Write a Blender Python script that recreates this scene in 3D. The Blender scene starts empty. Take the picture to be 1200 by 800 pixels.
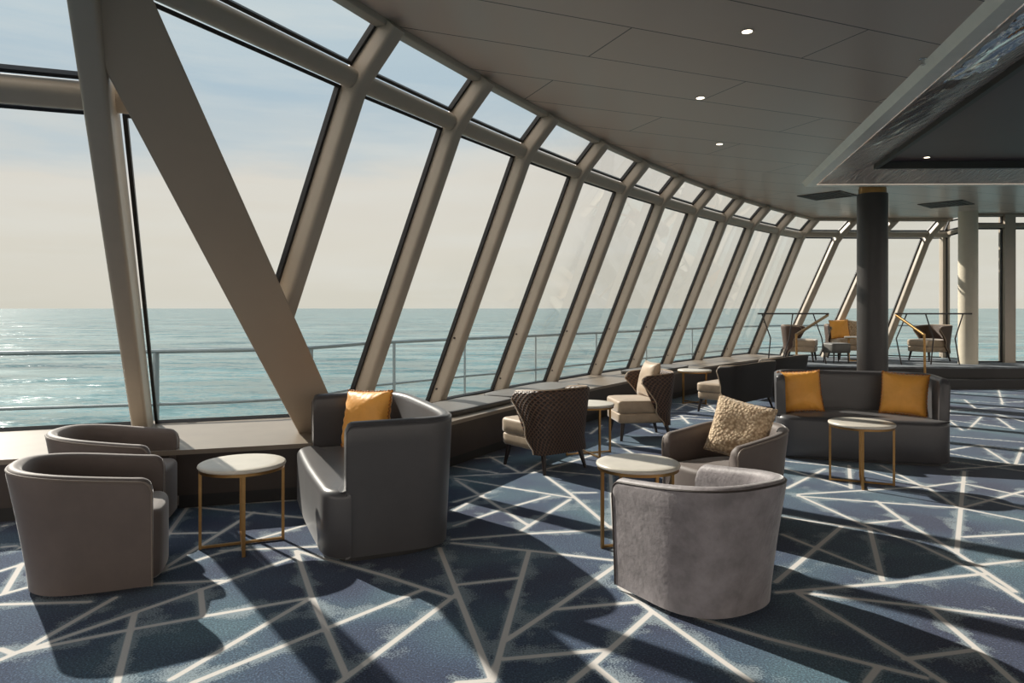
import bpy, bmesh, math, random
import numpy as np
from mathutils import Vector, Matrix, noise
from mathutils.geometry import delaunay_2d_cdt

PI = math.pi
scene = bpy.context.scene
C = bpy.data.collections.new('lounge'); scene.collection.children.link(C)

# ------------------------------------------------------------------ camera
F = 830.0
cam = bpy.data.cameras.new('camera'); cam_o = bpy.data.objects.new('camera', cam); C.objects.link(cam_o)
cam.sensor_fit = 'HORIZONTAL'; cam.sensor_width = 36.0; cam.lens = F * 36.0 / 1200.0
cam.shift_y = -39.0 / 1200.0; cam.clip_start = 0.05; cam.clip_end = 60000
cam_o.location = (0, 0, 1.5); cam_o.rotation_euler = (PI / 2, 0, 0)
scene.camera = cam_o
scene.view_settings.view_transform = 'Standard'
scene.view_settings.look = 'None'
scene.view_settings.gamma = 1.0
scene.view_settings.use_curve_mapping = False
scene.view_settings.exposure = 0.0

# ------------------------------------------------------------------ node helpers
def new_mat(name):
    m = bpy.data.materials.new(name); m.use_nodes = True
    nt = m.node_tree; nt.nodes.clear()
    out = nt.nodes.new('ShaderNodeOutputMaterial')
    return m, nt, out
def nd(nt, t, **kw):
    n = nt.nodes.new(t)
    for k, v in kw.items():
        if k.startswith('i_'):
            key = k[2:]
            key = int(key) if key.isdigit() else key.replace('_', ' ')
            n.inputs[key].default_value = v
        else: setattr(n, k, v)
    return n
def L(nt, a, b): nt.links.new(a, b)
def math_n(nt, op, a, b=None, clamp=False):
    n = nt.nodes.new('ShaderNodeMath'); n.operation = op; n.use_clamp = clamp
    for i, v in enumerate((a, b)):
        if v is None: continue
        if isinstance(v, (int, float)): n.inputs[i].default_value = v
        else: nt.links.new(v, n.inputs[i])
    return n.outputs[0]
def mixc(nt, fac, a, b, typ='MIX'):
    n = nt.nodes.new('ShaderNodeMix'); n.data_type = 'RGBA'; n.blend_type = typ
    for sock, v in ((n.inputs[0], fac), (n.inputs[6], a), (n.inputs[7], b)):
        if isinstance(v, (int, float)): sock.default_value = v
        elif isinstance(v, tuple): sock.default_value = v if len(v) == 4 else (*v, 1)
        else: nt.links.new(v, sock)
    return n.outputs[2]
def ramp(nt, src, pts):
    r = nt.nodes.new('ShaderNodeValToRGB'); e = r.color_ramp.elements
    while len(e) > 1: e.remove(e[0])
    for i, (p, c) in enumerate(pts):
        el = e[0] if i == 0 else e.new(p)
        el.position = p; el.color = c if len(c) == 4 else (*c, 1)
    if src is not None: nt.links.new(src, r.inputs[0])
    return r.outputs[0]
def srgb(r, g, b):
    f = lambda v: ((v / 255 + .055) / 1.055) ** 2.4 if v / 255 > .04045 else v / 255 / 12.92
    return (f(r), f(g), f(b), 1)

# ------------------------------------------------------------------ world: hazy sky with thin cloud
world = bpy.data.worlds.new('sky'); scene.world = world; world.use_nodes = True
wn = world.node_tree; wn.nodes.clear()
wo = wn.nodes.new('ShaderNodeOutputWorld'); bg = wn.nodes.new('ShaderNodeBackground')
tc = wn.nodes.new('ShaderNodeTexCoord'); sep = wn.nodes.new('ShaderNodeSeparateXYZ')
L(wn, tc.outputs['Generated'], sep.inputs[0])
mp = nd(wn, 'ShaderNodeMapping'); mp.inputs['Scale'].default_value = (1.2, 1.2, 6.0)
L(wn, tc.outputs['Generated'], mp.inputs[0])
ns = nd(wn, 'ShaderNodeTexNoise', i_Scale=2.2, i_Detail=6.0, i_Roughness=.55); L(wn, mp.outputs[0], ns.inputs['Vector'])
z2 = math_n(wn, 'ADD', sep.outputs['Z'], math_n(wn, 'MULTIPLY', math_n(wn, 'SUBTRACT', ns.outputs[0], .5), .16))
# right-hand sky is paler: haze deck climbs with x
z3 = math_n(wn, 'SUBTRACT', z2, math_n(wn, 'MULTIPLY', math_n(wn, 'MAXIMUM', math_n(wn, 'ADD', sep.outputs['X'], -.05), 0.0), .22))
col = ramp(wn, z3, [(0.0, srgb(214, 210, 197)), (.08, srgb(221, 216, 204)), (.17, srgb(221, 216, 206)),
                    (.215, srgb(196, 206, 210)), (.27, srgb(178, 197, 209)), (.36, srgb(190, 206, 214)),
                    (.5, srgb(204, 213, 215)), (.8, srgb(165, 185, 200)), (1.0, srgb(140, 165, 190))])
ns2 = nd(wn, 'ShaderNodeTexNoise', i_Scale=3.0, i_Detail=5.0, i_Roughness=.6)
mp2 = nd(wn, 'ShaderNodeMapping'); mp2.inputs['Scale'].default_value = (1, 1, 9); mp2.inputs['Location'].default_value = (3, 1, 0)
L(wn, tc.outputs['Generated'], mp2.inputs[0]); L(wn, mp2.outputs[0], ns2.inputs['Vector'])
col = mixc(wn, math_n(wn, 'MULTIPLY', ramp(wn, ns2.outputs[0], [(.42, (0, 0, 0)), (.68, (1, 1, 1))]), .35), col, srgb(226, 226, 220))
# unseen sky behind the camera, brightened and warmed as added fill for the room
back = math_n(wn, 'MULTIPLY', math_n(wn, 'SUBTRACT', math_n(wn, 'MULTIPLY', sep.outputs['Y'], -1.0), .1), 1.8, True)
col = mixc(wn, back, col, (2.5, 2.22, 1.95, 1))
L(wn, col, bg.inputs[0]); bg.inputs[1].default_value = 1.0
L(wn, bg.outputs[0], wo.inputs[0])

# ------------------------------------------------------------------ sun: low, ahead and to the left
SUN_AZ, SUN_EL = math.radians(45.5), math.radians(32)
sd = Vector((-math.sin(SUN_AZ) * math.cos(SUN_EL), math.cos(SUN_AZ) * math.cos(SUN_EL), math.sin(SUN_EL)))
sl = bpy.data.lights.new('sun', 'SUN'); sl.energy = 6.5; sl.angle = math.radians(0.8); sl.color = (1.0, .93, .82)
so = bpy.data.objects.new('sun', sl); C.objects.link(so); so.rotation_euler = sd.to_track_quat('Z', 'Y').to_euler(); so.location = sd * 60

# ------------------------------------------------------------------ materials
def simple(name, colr, rough=.5, metal=0.0, spec=.5, bump=None, sheen=0, var=0, varscale=6, coat=0):
    m, nt, out = new_mat(name)
    p = nt.nodes.new('ShaderNodeBsdfPrincipled'); L(nt, p.outputs[0], out.inputs[0])
    p.inputs['Base Color'].default_value = (*colr[:3], 1); p.inputs['Roughness'].default_value = rough
    p.inputs['Metallic'].default_value = metal; p.inputs['Specular IOR Level'].default_value = spec
    p.inputs['Sheen Weight'].default_value = sheen; p.inputs['Sheen Roughness'].default_value = .35
    p.inputs['Coat Weight'].default_value = coat
    tcn = nt.nodes.new('ShaderNodeTexCoord')
    if var:
        n = nd(nt, 'ShaderNodeTexNoise', i_Scale=varscale, i_Detail=5.0, i_Roughness=.6); L(nt, tcn.outputs['Object'], n.inputs['Vector'])
        lo = tuple(c * (1 - var) for c in colr[:3]); hi = tuple(min(1, c * (1 + var)) for c in colr[:3])
        L(nt, ramp(nt, n.outputs[0], [(.3, lo), (.7, hi)]), p.inputs['Base Color'])
    if bump:
        sc, st, dist = bump
        n = nd(nt, 'ShaderNodeTexNoise', i_Scale=sc, i_Detail=4.0); L(nt, tcn.outputs['Object'], n.inputs['Vector'])
        b = nd(nt, 'ShaderNodeBump', i_Strength=st, i_Distance=dist); L(nt, n.outputs[0], b.inputs['Height']); L(nt, b.outputs[0], p.inputs['Normal'])
    return m

M = {}
M['paint'] = simple('painted_frame', srgb(176, 165, 150), .42, var=.05, varscale=3, bump=(40, .08, .002))
M['brace'] = simple('painted_brace', srgb(176, 160, 142), .5, var=.03, varscale=2)
M['gasket'] = simple('black_gasket', (.012, .012, .013), .5)
M['dark'] = simple('dark_laminate', srgb(62, 52, 46), .45, var=.12, varscale=4)
M['kick'] = simple('dark_kickboard', (.02, .02, .02), .5)
M['ledge'] = simple('ledge_top', srgb(134, 123, 110), .38, var=.06, varscale=5)
M['wall'] = simple('dark_panel_wall', srgb(108, 92, 80), .5, var=.1, varscale=1.5)
M['column'] = simple('dark_column', srgb(50, 46, 44), .38, var=.1, varscale=3, bump=(80, .2, .002))
M['brass'] = simple('brushed_brass', srgb(158, 124, 80), .36, metal=1.0, var=.1, varscale=20)
M['shaft'] = simple('bronze_shaft', srgb(168, 124, 78), .45, metal=.3)
M['white_column'] = simple('cream_column', srgb(214, 204, 184), .5, var=.03)
M['railing'] = simple('grey_rail', srgb(120, 138, 146), .5, metal=0)
M['marble'] = simple('pale_tabletop', srgb(214, 208, 196), .3, var=.06, varscale=9)
M['leather'] = simple('grey_leather', srgb(74, 73, 75), .36, spec=.5, sheen=.15, var=.06, varscale=6, bump=(180, .12, .001))
M['velvet'] = simple('brown_grey_velvet', srgb(98, 87, 82), .6, sheen=.5, var=.12, varscale=5, bump=(14, .15, .004))
M['velvet_pale'] = simple('pale_grey_velvet', srgb(132, 126, 128), .58, sheen=.8, var=.28, varscale=9, bump=(26, .5, .008))
M['piping'] = simple('velvet_piping', srgb(122, 110, 100), .45, sheen=.4)
M['piping_dark'] = simple('dark_piping', srgb(60, 52, 48), .5)
M['beige'] = simple('beige_velvet', srgb(168, 148, 124), .55, sheen=.6, var=.12, varscale=8, bump=(20, .25, .004))
M['leg'] = simple('dark_wood_leg', srgb(44, 36, 34), .35)
M['black'] = simple('black_vinyl', srgb(32, 26, 23), .6, var=.15, varscale=3)
M['pad'] = simple('charcoal_seat_pad', srgb(92, 90, 86), .5, sheen=.3, var=.08)
M['gold'] = simple('gold_satin', srgb(240, 170, 74), .5, sheen=.4, var=.08, varscale=5, bump=(11, .6, .02))
M['platform'] = simple('platform_face', (.012, .011, .011), .4)
M['steelwhite'] = simple('ceiling_strip', srgb(236, 228, 216), .35, var=.04)
M['darkpanel'] = simple('dark_glossy_ceiling', srgb(98, 80, 80), .45, spec=.25, var=.05, varscale=.8)
M['vent'] = simple('vent_dark', (.09, .08, .07), .6)
M['chrome'] = simple('chrome', (.7, .7, .7), .2, metal=1)
M['ruffle'] = simple('ruffle_gold', srgb(176, 110, 36), .5, sheen=.3)

def mk_nubby():
    m, nt, out = new_mat('nubby_beige')
    p = nt.nodes.new('ShaderNodeBsdfPrincipled'); L(nt, p.outputs[0], out.inputs[0])
    t = nt.nodes.new('ShaderNodeTexCoord')
    v = nd(nt, 'ShaderNodeTexVoronoi', i_Scale=52.0); L(nt, t.outputs['Object'], v.inputs['Vector'])
    L(nt, ramp(nt, v.outputs['Distance'], [(.1, srgb(226, 202, 168)), (.8, srgb(150, 124, 94))]), p.inputs['Base Color'])
    b = nd(nt, 'ShaderNodeBump', i_Strength=.9, i_Distance=.008, invert=True); L(nt, v.outputs['Distance'], b.inputs['Height']); L(nt, b.outputs[0], p.inputs['Normal'])
    p.inputs['Roughness'].default_value = .8; p.inputs['Sheen Weight'].default_value = .3
    return m
M['nubby'] = mk_nubby()
def mk_quilt():
    # small lattice of diamonds, lighter threads over dark brown cloth
    m, nt, out = new_mat('quilted_brown')
    p = nt.nodes.new('ShaderNodeBsdfPrincipled'); L(nt, p.outputs[0], out.inputs[0])
    t = nt.nodes.new('ShaderNodeTexCoord'); s = nt.nodes.new('ShaderNodeSeparateXYZ'); L(nt, t.outputs['UV'], s.inputs[0])
    a = math_n(nt, 'SINE', math_n(nt, 'MULTIPLY', math_n(nt, 'ADD', s.outputs[0], s.outputs[1]), PI / .045))
    b = math_n(nt, 'SINE', math_n(nt, 'MULTIPLY', math_n(nt, 'SUBTRACT', s.outputs[0], s.outputs[1]), PI / .045))
    h = math_n(nt, 'MULTIPLY', math_n(nt, 'ABSOLUTE', a), math_n(nt, 'ABSOLUTE', b))
    L(nt, ramp(nt, h, [(.15, srgb(98, 72, 54)), (.5, srgb(48, 35, 30))]), p.inputs['Base Color'])
    bp = nd(nt, 'ShaderNodeBump', i_Strength=.8, i_Distance=.006, invert=True); L(nt, h, bp.inputs['Height']); L(nt, bp.outputs[0], p.inputs['Normal'])
    p.inputs['Roughness'].default_value = .5
    return m
M['quilt'] = mk_quilt()
def mk_glass():
    m, nt, out = new_mat('window_glass')
    tr = nt.nodes.new('ShaderNodeBsdfTransparent'); tr.inputs[0].default_value = (.985, .99, .988, 1)
    gl = nt.nodes.new('ShaderNodeBsdfGlossy'); gl.inputs['Roughness'].default_value = .0; gl.inputs[0].default_value = (.9, .9, .9, 1)
    fr = nt.nodes.new('ShaderNodeFresnel'); fr.inputs[0].default_value = 1.12
    mx = nt.nodes.new('ShaderNodeMixShader'); L(nt, math_n(nt, 'MULTIPLY', fr.outputs[0], .2), mx.inputs[0]); L(nt, tr.outputs[0], mx.inputs[1]); L(nt, gl.outputs[0], mx.inputs[2])
    L(nt, mx.outputs[0], out.inputs[0])
    return m
M['glass'] = mk_glass()
def mk_light():
    m, nt, out = new_mat('downlight_glow'); e = nt.nodes.new('ShaderNodeEmission'); e.inputs[0].default_value = (1, .85, .65, 1); e.inputs[1].default_value = 6
    L(nt, e.outputs[0], out.inputs[0]); return m
M['glow'] = mk_light()
def mk_ceiling():
    m, nt, out = new_mat('ceiling_panels')
    p = nt.nodes.new('ShaderNodeBsdfPrincipled'); L(nt, p.outputs[0], out.inputs[0])
    t = nt.nodes.new('ShaderNodeTexCoord'); mp = nt.nodes.new('ShaderNodeMapping'); mp.inputs['Rotation'].default_value = (0, 0, math.radians(-23))
    mp.inputs['Location'].default_value = (0.4, .12, 0)
    L(nt, t.outputs['Object'], mp.inputs[0])
    br = nd(nt, 'ShaderNodeTexBrick', offset=.5, squash=1.0); L(nt, mp.outputs[0], br.inputs['Vector'])
    base = srgb(204, 186, 172)
    for k, v in (('Color1', base), ('Color2', srgb(200, 182, 168)), ('Mortar', srgb(70, 62, 56)), ('Scale', 1.0), ('Mortar Size', .006), ('Mortar Smooth', .1), ('Bias', 0.0), ('Brick Width', 3.1), ('Row Height', .62)):
        br.inputs[k].default_value = v
    L(nt, br.outputs[0], p.inputs['Base Color']); p.inputs['Roughness'].default_value = .3
    return m
M['ceiling'] = mk_ceiling()
def mk_film():
    m, nt, out = new_mat('film_covered_metal')
    p = nt.nodes.new('ShaderNodeBsdfPrincipled'); L(nt, p.outputs[0], out.inputs[0])
    t = nt.nodes.new('ShaderNodeTexCoord'); mp = nt.nodes.new('ShaderNodeMapping'); mp.inputs['Scale'].default_value = (9, 1.4, 4); mp.inputs['Rotation'].default_value = (0, 0, .9)
    L(nt, t.outputs['Object'], mp.inputs[0])
    n = nd(nt, 'ShaderNodeTexNoise', i_Scale=1.6, i_Detail=3.0, i_Distortion=1.6); L(nt, mp.outputs[0], n.inputs['Vector'])
    b = nd(nt, 'ShaderNodeBump', i_Strength=.9, i_Distance=.08); L(nt, n.outputs[0], b.inputs['Height']); L(nt, b.outputs[0], p.inputs['Normal'])
    p.inputs['Base Color'].default_value = srgb(196, 180, 172); p.inputs['Metallic'].default_value = .4; p.inputs['Roughness'].default_value = .24
    return m
M['film'] = mk_film()
M['band'] = simple('satin_metal_band', srgb(150, 140, 130), .28, metal=.5)
def mk_sea():
    m, nt, out = new_mat('sea_water')
    p = nt.nodes.new('ShaderNodeBsdfPrincipled'); L(nt, p.outputs[0], out.inputs[0])
    t = nt.nodes.new('ShaderNodeTexCoord')
    mp = nt.nodes.new('ShaderNodeMapping'); mp.inputs['Scale'].default_value = (.45, 1.0, 1); L(nt, t.outputs['Object'], mp.inputs[0])
    acc = None
    for sc, k in ((.035, .9), (.16, 1.0), (.8, .9)):
        n = nd(nt, 'ShaderNodeTexNoise', i_Scale=sc, i_Detail=6.0, i_Roughness=.65); L(nt, mp.outputs[0], n.inputs['Vector'])
        a = nt.nodes.new('ShaderNodeVectorMath'); a.operation = 'MULTIPLY_ADD'; L(nt, n.outputs['Color'], a.inputs[0])
        a.inputs[1].default_value = (k, k, 0); a.inputs[2].default_value = (-k / 2, -k / 2, 0)
        if acc is None: acc = a.outputs[0]
        else:
            b = nt.nodes.new('ShaderNodeVectorMath'); b.operation = 'ADD'; L(nt, acc, b.inputs[0]); L(nt, a.outputs[0], b.inputs[1]); acc = b.outputs[0]
    b = nt.nodes.new('ShaderNodeVectorMath'); b.operation = 'ADD'; L(nt, acc, b.inputs[0]); b.inputs[1].default_value = (0, 0, 1)
    c = nt.nodes.new('ShaderNodeVectorMath'); c.operation = 'NORMALIZE'; L(nt, b.outputs[0], c.inputs[0]); L(nt, c.outputs[0], p.inputs['Normal'])
    mp3 = nt.nodes.new('ShaderNodeMapping'); mp3.inputs['Scale'].default_value = (.35, 1.0, 1); L(nt, t.outputs['Object'], mp3.inputs[0])
    n3 = nd(nt, 'ShaderNodeTexNoise', i_Scale=.03, i_Detail=9.0, i_Roughness=.7); L(nt, mp3.outputs[0], n3.inputs['Vector'])
    L(nt, ramp(nt, n3.outputs[0], [(.36, srgb(52, 84, 90)), (.5, srgb(74, 110, 114)), (.64, srgb(112, 144, 148))]), p.inputs['Base Color'])
    p.inputs['Roughness'].default_value = .2; p.inputs['Specular IOR Level'].default_value = .22
    return m
M['sea'] = mk_sea()
def mk_carpet():
    m, nt, out = new_mat('blue_line_carpet')
    p = nt.nodes.new('ShaderNodeBsdfPrincipled'); L(nt, p.outputs[0], out.inputs[0])
    at = nd(nt, 'ShaderNodeAttribute', attribute_name='line_distance'); aw = nd(nt, 'ShaderNodeAttribute', attribute_name='line_width')
    t = nt.nodes.new('ShaderNodeTexCoord')
    sp = nd(nt, 'ShaderNodeTexNoise', i_Scale=110.0, i_Detail=3.0, i_Roughness=.7); L(nt, t.outputs['Object'], sp.inputs['Vector'])
    ed = nd(nt, 'ShaderNodeTexNoise', i_Scale=5.0, i_Detail=2.0); L(nt, t.outputs['Object'], ed.inputs['Vector'])
    d = math_n(nt, 'SUBTRACT', at.outputs['Fac'], aw.outputs['Fac'])
    core = math_n(nt, 'SUBTRACT', 1.0, math_n(nt, 'MULTIPLY', d, 160.0), True)
    # speckled halo that fades away from the line, wider in some stretches
    hw = math_n(nt, 'ADD', .035, math_n(nt, 'MULTIPLY', math_n(nt, 'MAXIMUM', math_n(nt, 'SUBTRACT', ed.outputs[0], .5), 0.0), .8))
    hal = math_n(nt, 'SUBTRACT', 1.0, math_n(nt, 'DIVIDE', d, hw), True)
    hal = math_n(nt, 'MULTIPLY', math_n(nt, 'SUBTRACT', math_n(nt, 'ADD', math_n(nt, 'MULTIPLY', hal, .34), sp.outputs[0]), .60), 5.0, True)
    big = nd(nt, 'ShaderNodeTexNoise', i_Scale=1.1, i_Detail=2.0); L(nt, t.outputs['Object'], big.inputs['Vector'])
    field = ramp(nt, big.outputs[0], [(.36, srgb(44, 54, 80)), (.5, srgb(54, 72, 96)), (.66, srgb(72, 98, 112))])
    spk = ramp(nt, sp.outputs[0], [(.34, (.45, .45, .5)), (.5, (1, 1, 1)), (.66, (1.9, 2.1, 2.1))])
    field = mixc(nt, 1.0, field, spk, 'MULTIPLY')
    colr = mixc(nt, math_n(nt, 'MULTIPLY', hal, .75), field, srgb(150, 165, 172))
    colr = mixc(nt, core, colr, srgb(214, 210, 206))
    L(nt, colr, p.inputs['Base Color']); p.inputs['Roughness'].default_value = .95; p.inputs['Specular IOR Level'].default_value = .1
    p.inputs['Sheen Weight'].default_value = .15
    b = nd(nt, 'ShaderNodeBump', i_Strength=.5, i_Distance=.006); L(nt, sp.outputs[0], b.inputs['Height']); L(nt, b.outputs[0], p.inputs['Normal'])
    return m
M['carpet'] = mk_carpet()
M['platform_carpet'] = simple('platform_carpet', srgb(112, 118, 124), .9, var=.35, varscale=6)

# ------------------------------------------------------------------ mesh helpers
def make(name, verts, faces, mat, parent=None, smooth=False, uv=None, sharp=None):
    me = bpy.data.meshes.new(name); me.from_pydata([tuple(v) for v in verts], [], faces); me.update()
    bm = bmesh.new(); bm.from_mesh(me); bmesh.ops.recalc_face_normals(bm, faces=bm.faces); bm.to_mesh(me); bm.free()
    if uv is not None:
        ul = me.uv_layers.new(name='UVMap')
        for lp in me.loops: ul.data[lp.index].uv = uv[lp.vertex_index]
    me.materials.append(mat)
    if smooth:
        me.polygons.foreach_set('use_smooth', [True] * len(me.polygons))
        me.set_sharp_from_angle(angle=math.radians(sharp or 45))
    o = bpy.data.objects.new(name, me); C.objects.link(o)
    if parent is not None: o.parent = parent
    return o
def struct(o): o['kind'] = 'structure'; return o
def tag(o, label, cat, group=None):
    o['label'] = label; o['category'] = cat
    if group: o['group'] = group
    return o
def thing(name, label, cat, loc=(0, 0, 0), rz=0, group=None):
    o = bpy.data.objects.new(name, None); C.objects.link(o); o.empty_display_size = .1
    o.location = loc; o.rotation_euler = (0, 0, rz)
    return tag(o, label, cat, group)
def copy_tree(o, parent=None):
    c = o.copy(); C.objects.link(c); c.parent = parent
    for ch in list(o.children): copy_tree(ch, c)
    return c
class G:
    """collects geometry for one mesh"""
    def __init__(s): s.v = []; s.f = []
    def add(s, vs, fs):
        k = len(s.v); s.v += [tuple(v) for v in vs]; s.f += [tuple(i + k for i in f) for f in fs]; return s
    def box(s, x0, x1, y0, y1, z0, z1):
        return s.add([(x, y, z) for z in (z0, z1) for x, y in ((x0, y0), (x1, y0), (x1, y1), (x0, y1))],
                     [(3, 2, 1, 0), (4, 5, 6, 7), (0, 1, 5, 4), (1, 2, 6, 5), (2, 3, 7, 6), (3, 0, 4, 7)])
    def rings(s, rings, cap=True, closed=True):
        n = len(rings[0]); k = []
        for r in rings: k += list(r)
        fs = []
        for i in range(len(rings) - 1):
            for j in range(n if closed else n - 1):
                a = i * n + j; b = i * n + (j + 1) % n
                fs.append((a, b, b + n, a + n))
        if cap: fs += [tuple(range(n))[::-1], tuple((len(rings) - 1) * n + j for j in range(n))]
        return s.add(k, fs)
    def prism(s, poly, z0, z1):
        return s.rings([[(x, y, z0) for x, y in poly], [(x, y, z1) for x, y in poly]])
    def beam(s, p, q, w, d, wdir, r=0.0):
        """bar from p to q; w along wdir, d across; r rounds the edges"""
        p = Vector(p); q = Vector(q); a = (q - p).normalized(); wd = Vector(wdir); wd = (wd - a * wd.dot(a)).normalized(); dd = a.cross(wd)
        prof = rrect(w, d, r)
        return s.rings([[c + wd * x + dd * y for x, y in prof] for c in (p, q)])
    def tube(s, pts, r, n=8):
        pts = [Vector(p) for p in pts]; rings = []
        t0 = (pts[1] - pts[0]).normalized(); up = Vector((0, 0, 1)) if abs(t0.z) < .9 else Vector((1, 0, 0))
        for i, p in enumerate(pts):
            a = pts[max(i - 1, 0)]; b = pts[min(i + 1, len(pts) - 1)]; t = (b - a).normalized()
            u = (up - t * up.dot(t)).normalized(); v = t.cross(u); up = u
            rr = r[i] if isinstance(r, (list, tuple)) else r
            rings.append([p + (u * math.cos(k * 2 * PI / n) + v * math.sin(k * 2 * PI / n)) * rr for k in range(n)])
        return s.rings(rings)
    def lathe(s, prof, n=48, c=(0, 0)):
        return s.rings([[(c[0] + r * math.cos(k * 2 * PI / n), c[1] + r * math.sin(k * 2 * PI / n), z) for k in range(n)] for r, z in prof])
    def out(s, name, mat, parent=None, smooth=False, sharp=None): return make(name, s.v, s.f, mat, parent, smooth, None, sharp)
def rrect(w, d, r, n=4):
    if r <= 0: return [(-w / 2, -d / 2), (w / 2, -d / 2), (w / 2, d / 2), (-w / 2, d / 2)]
    o = []
    for cx, cy, a0 in ((w / 2 - r, -d / 2 + r, -PI / 2), (w / 2 - r, d / 2 - r, 0), (-w / 2 + r, d / 2 - r, PI / 2), (-w / 2 + r, -d / 2 + r, PI)):
        for k in range(n + 1):
            a = a0 + PI / 2 * k / n; o.append((cx + r * math.cos(a), cy + r * math.sin(a)))
    return o
def gp(px, py, z=0.0):
    """floor (or level z) point seen at a pixel of the 1200x800 photograph"""
    D = (1.5 - z) * F / (py - 361.0); return ((px - 600.0) / F * D, D)

# ------------------------------------------------------------------ the curved window wall
CX, CY = 36.57, -13.60
R0, R1, R2, R3 = 43.185, 42.087, 42.00, 41.756
Z0, Z1, Z2, Z3 = .45, 3.063, 3.192, 3.456
def pol(R, i, z=None):
    a = 2.716 - .031 * i
    p = (CX + R * math.cos(a), CY + R * math.sin(a))
    return p if z is None else (*p, z)
def wall_r(z):
    return R0 + (R1 - R0) * (z - Z0) / (Z1 - Z0) if z < Z1 else (R2 + (R3 - R2) * (z - Z2) / (Z3 - Z2) if z > Z2 else R1 + (R2 - R1) * (z - Z1) / (Z2 - Z1))
def inward(i):
    a = 2.716 - .031 * i; return Vector((-math.cos(a), -math.sin(a), 0))
def tang(i):
    a = 2.716 - .031 * i; return Vector((math.sin(a), -math.cos(a), 0))   # towards larger i
MW = .135            # mullion width
DI = MW / 42.2 / .031

def sweep(g, pts, wdir, nrm, w, d, off=0.0, r=.03):
    """mullion: box section swept along pts; outer face on pts, depth d along nrm(s)"""
    rings = []
    prof = rrect(w, d, r, 3)
    for p, n in zip(pts, nrm):
        p = Vector(p); wd = Vector(wdir).normalized(); n = Vector(n).normalized()
        rings.append([p + wd * (x + w / 2) + n * (y + d / 2 + off) for x, y in prof])
    g.rings(rings)

def pane_window(n, lower, upper):
    """window_n: black gasket frame (mesh) with glass panes as children"""
    g = G(); polys = [q for q in (lower, upper) if q]
    for q in polys:
        q = [Vector(p) for p in q]; c = sum(q, Vector()) / len(q); nn = (q[1] - q[0]).cross(q[-1] - q[0]).normalized()
        k = len(q)
        inner = []
        for j in range(k):
            a = (q[j] - q[j - 1]).normalized(); b = (q[(j + 1) % k] - q[j]).normalized()
            ia = nn.cross(a); ib = nn.cross(b); m = (ia + ib); m = m / max(m.dot(ia), .3)
            if (c - q[j]).dot(m) < 0: m = -m
            inner.append(q[j] + m * .024)
        for s in (-1, 1):
            pass
        for j in range(k):
            j2 = (j + 1) % k
            vs = [q[j] - nn * .02, q[j2] - nn * .02, inner[j2] - nn * .02, inner[j] - nn * .02, q[j] + nn * .02, q[j2] + nn * .02, inner[j2] + nn * .02, inner[j] + nn * .02]
            g.add(vs, [(0, 1, 2, 3), (7, 6, 5, 4), (0, 4, 5, 1), (1, 5, 6, 2), (2, 6, 7, 3), (3, 7, 4, 0)])
    w = struct(g.out('window_%d' % n, M['gasket']))
    for q in polys:
        q = [Vector(p) for p in q]; nn = (q[1] - q[0]).cross(q[-1] - q[0]).normalized() * .006
        c = sum(q, Vector()) / len(q); q = [c + (p - c) * .99 for p in q]
        G().rings([[p - nn for p in q], [p + nn for p in q]]).out('pane', M['glass'], w)
    return w

trim_n = [0]
def trim(g, mat, smooth=True):
    trim_n[0] += 1
    return struct(g.out('trim_%d' % trim_n[0], mat, None, smooth, 35))

win_n = 0
for i in range(1, 12):
    # mullion i: kinked box section from the ledge to the ceiling
    base_z = Z0 if i > 1 else 1.36
    zs = [base_z, 2.0, 2.85, 3.0, 3.07, 3.13, 3.19, 3.27, Z3 + .03]
    pts = []; nr = []
    for z in zs:
        pts.append(pol(wall_r(z), i, z))
        lean = math.atan2(.42, 1) if z < 2.95 else (math.atan2(.9, 1) if z > 3.2 else math.atan2(.42, 1) + (math.atan2(.9, 1) - math.atan2(.42, 1)) * (z - 2.95) / .25)
        nr.append(inward(i) * math.cos(lean) - Vector((0, 0, math.sin(lean))))
    g = G(); sweep(g, pts, tang(i), nr, MW, .17, -.02)
    t = trim(g, M['paint'])
    if i >= 3:
        for z in (.62, 1.18):
            p = Vector(pol(wall_r(z), i, z)) + inward(i) * .06 - tang(i) * .0
            G().tube([p + tang(i) * .01, p - tang(i) * .012], .011, 8).out('bolt', M['leg'], t)
for i in range(1, 11):
    a, b = i + DI, i + 1
    win_n += 1
    if i == 1:
        lower = [(-1.71, 6.37, Z0), pol(R0, b, Z0), pol(R1, b, Z1), pol(R1, a, Z1), pol(wall_r(1.40), a, 1.40)]
    else:
        lower = [pol(R0, a, Z0), pol(R0, b, Z0), pol(R1, b, Z1), pol(R1, a, Z1)]
    pane_window(win_n, lower, [pol(R2, a, Z2), pol(R2, b, Z2), pol(R3, b, Z3), pol(R3, a, Z3)])
# first bay by the diagonal brace
win_n += 1
pane_window(win_n, [pol(wall_r(1.40), 1.0, 1.40), pol(R1, 1, Z1), pol(R1, -.3, Z1)], [pol(R2, -.6, Z2), pol(R2, 1, Z2), pol(R3, 1, Z3), pol(R3, -.6, Z3)])
# transoms, one per bay
for i in range(0, 11):
    a = -.75 if i == 0 else i + DI * .5
    zc = (Z1 + Z2) / 2; R = (R1 + R2) / 2
    g = G(); p = Vector(pol(R, a, zc)); q = Vector(pol(R, i + 1 + DI * .5, zc)); inn = (inward(i + .5) - Vector((0, 0, .6))).normalized()
    g.beam(p + inn * .05, q + inn * .05, .135, .13, Vector((0, 0, 1)) + inward(i + .5) * .6, .045)
    trim(g, M['paint'])
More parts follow.
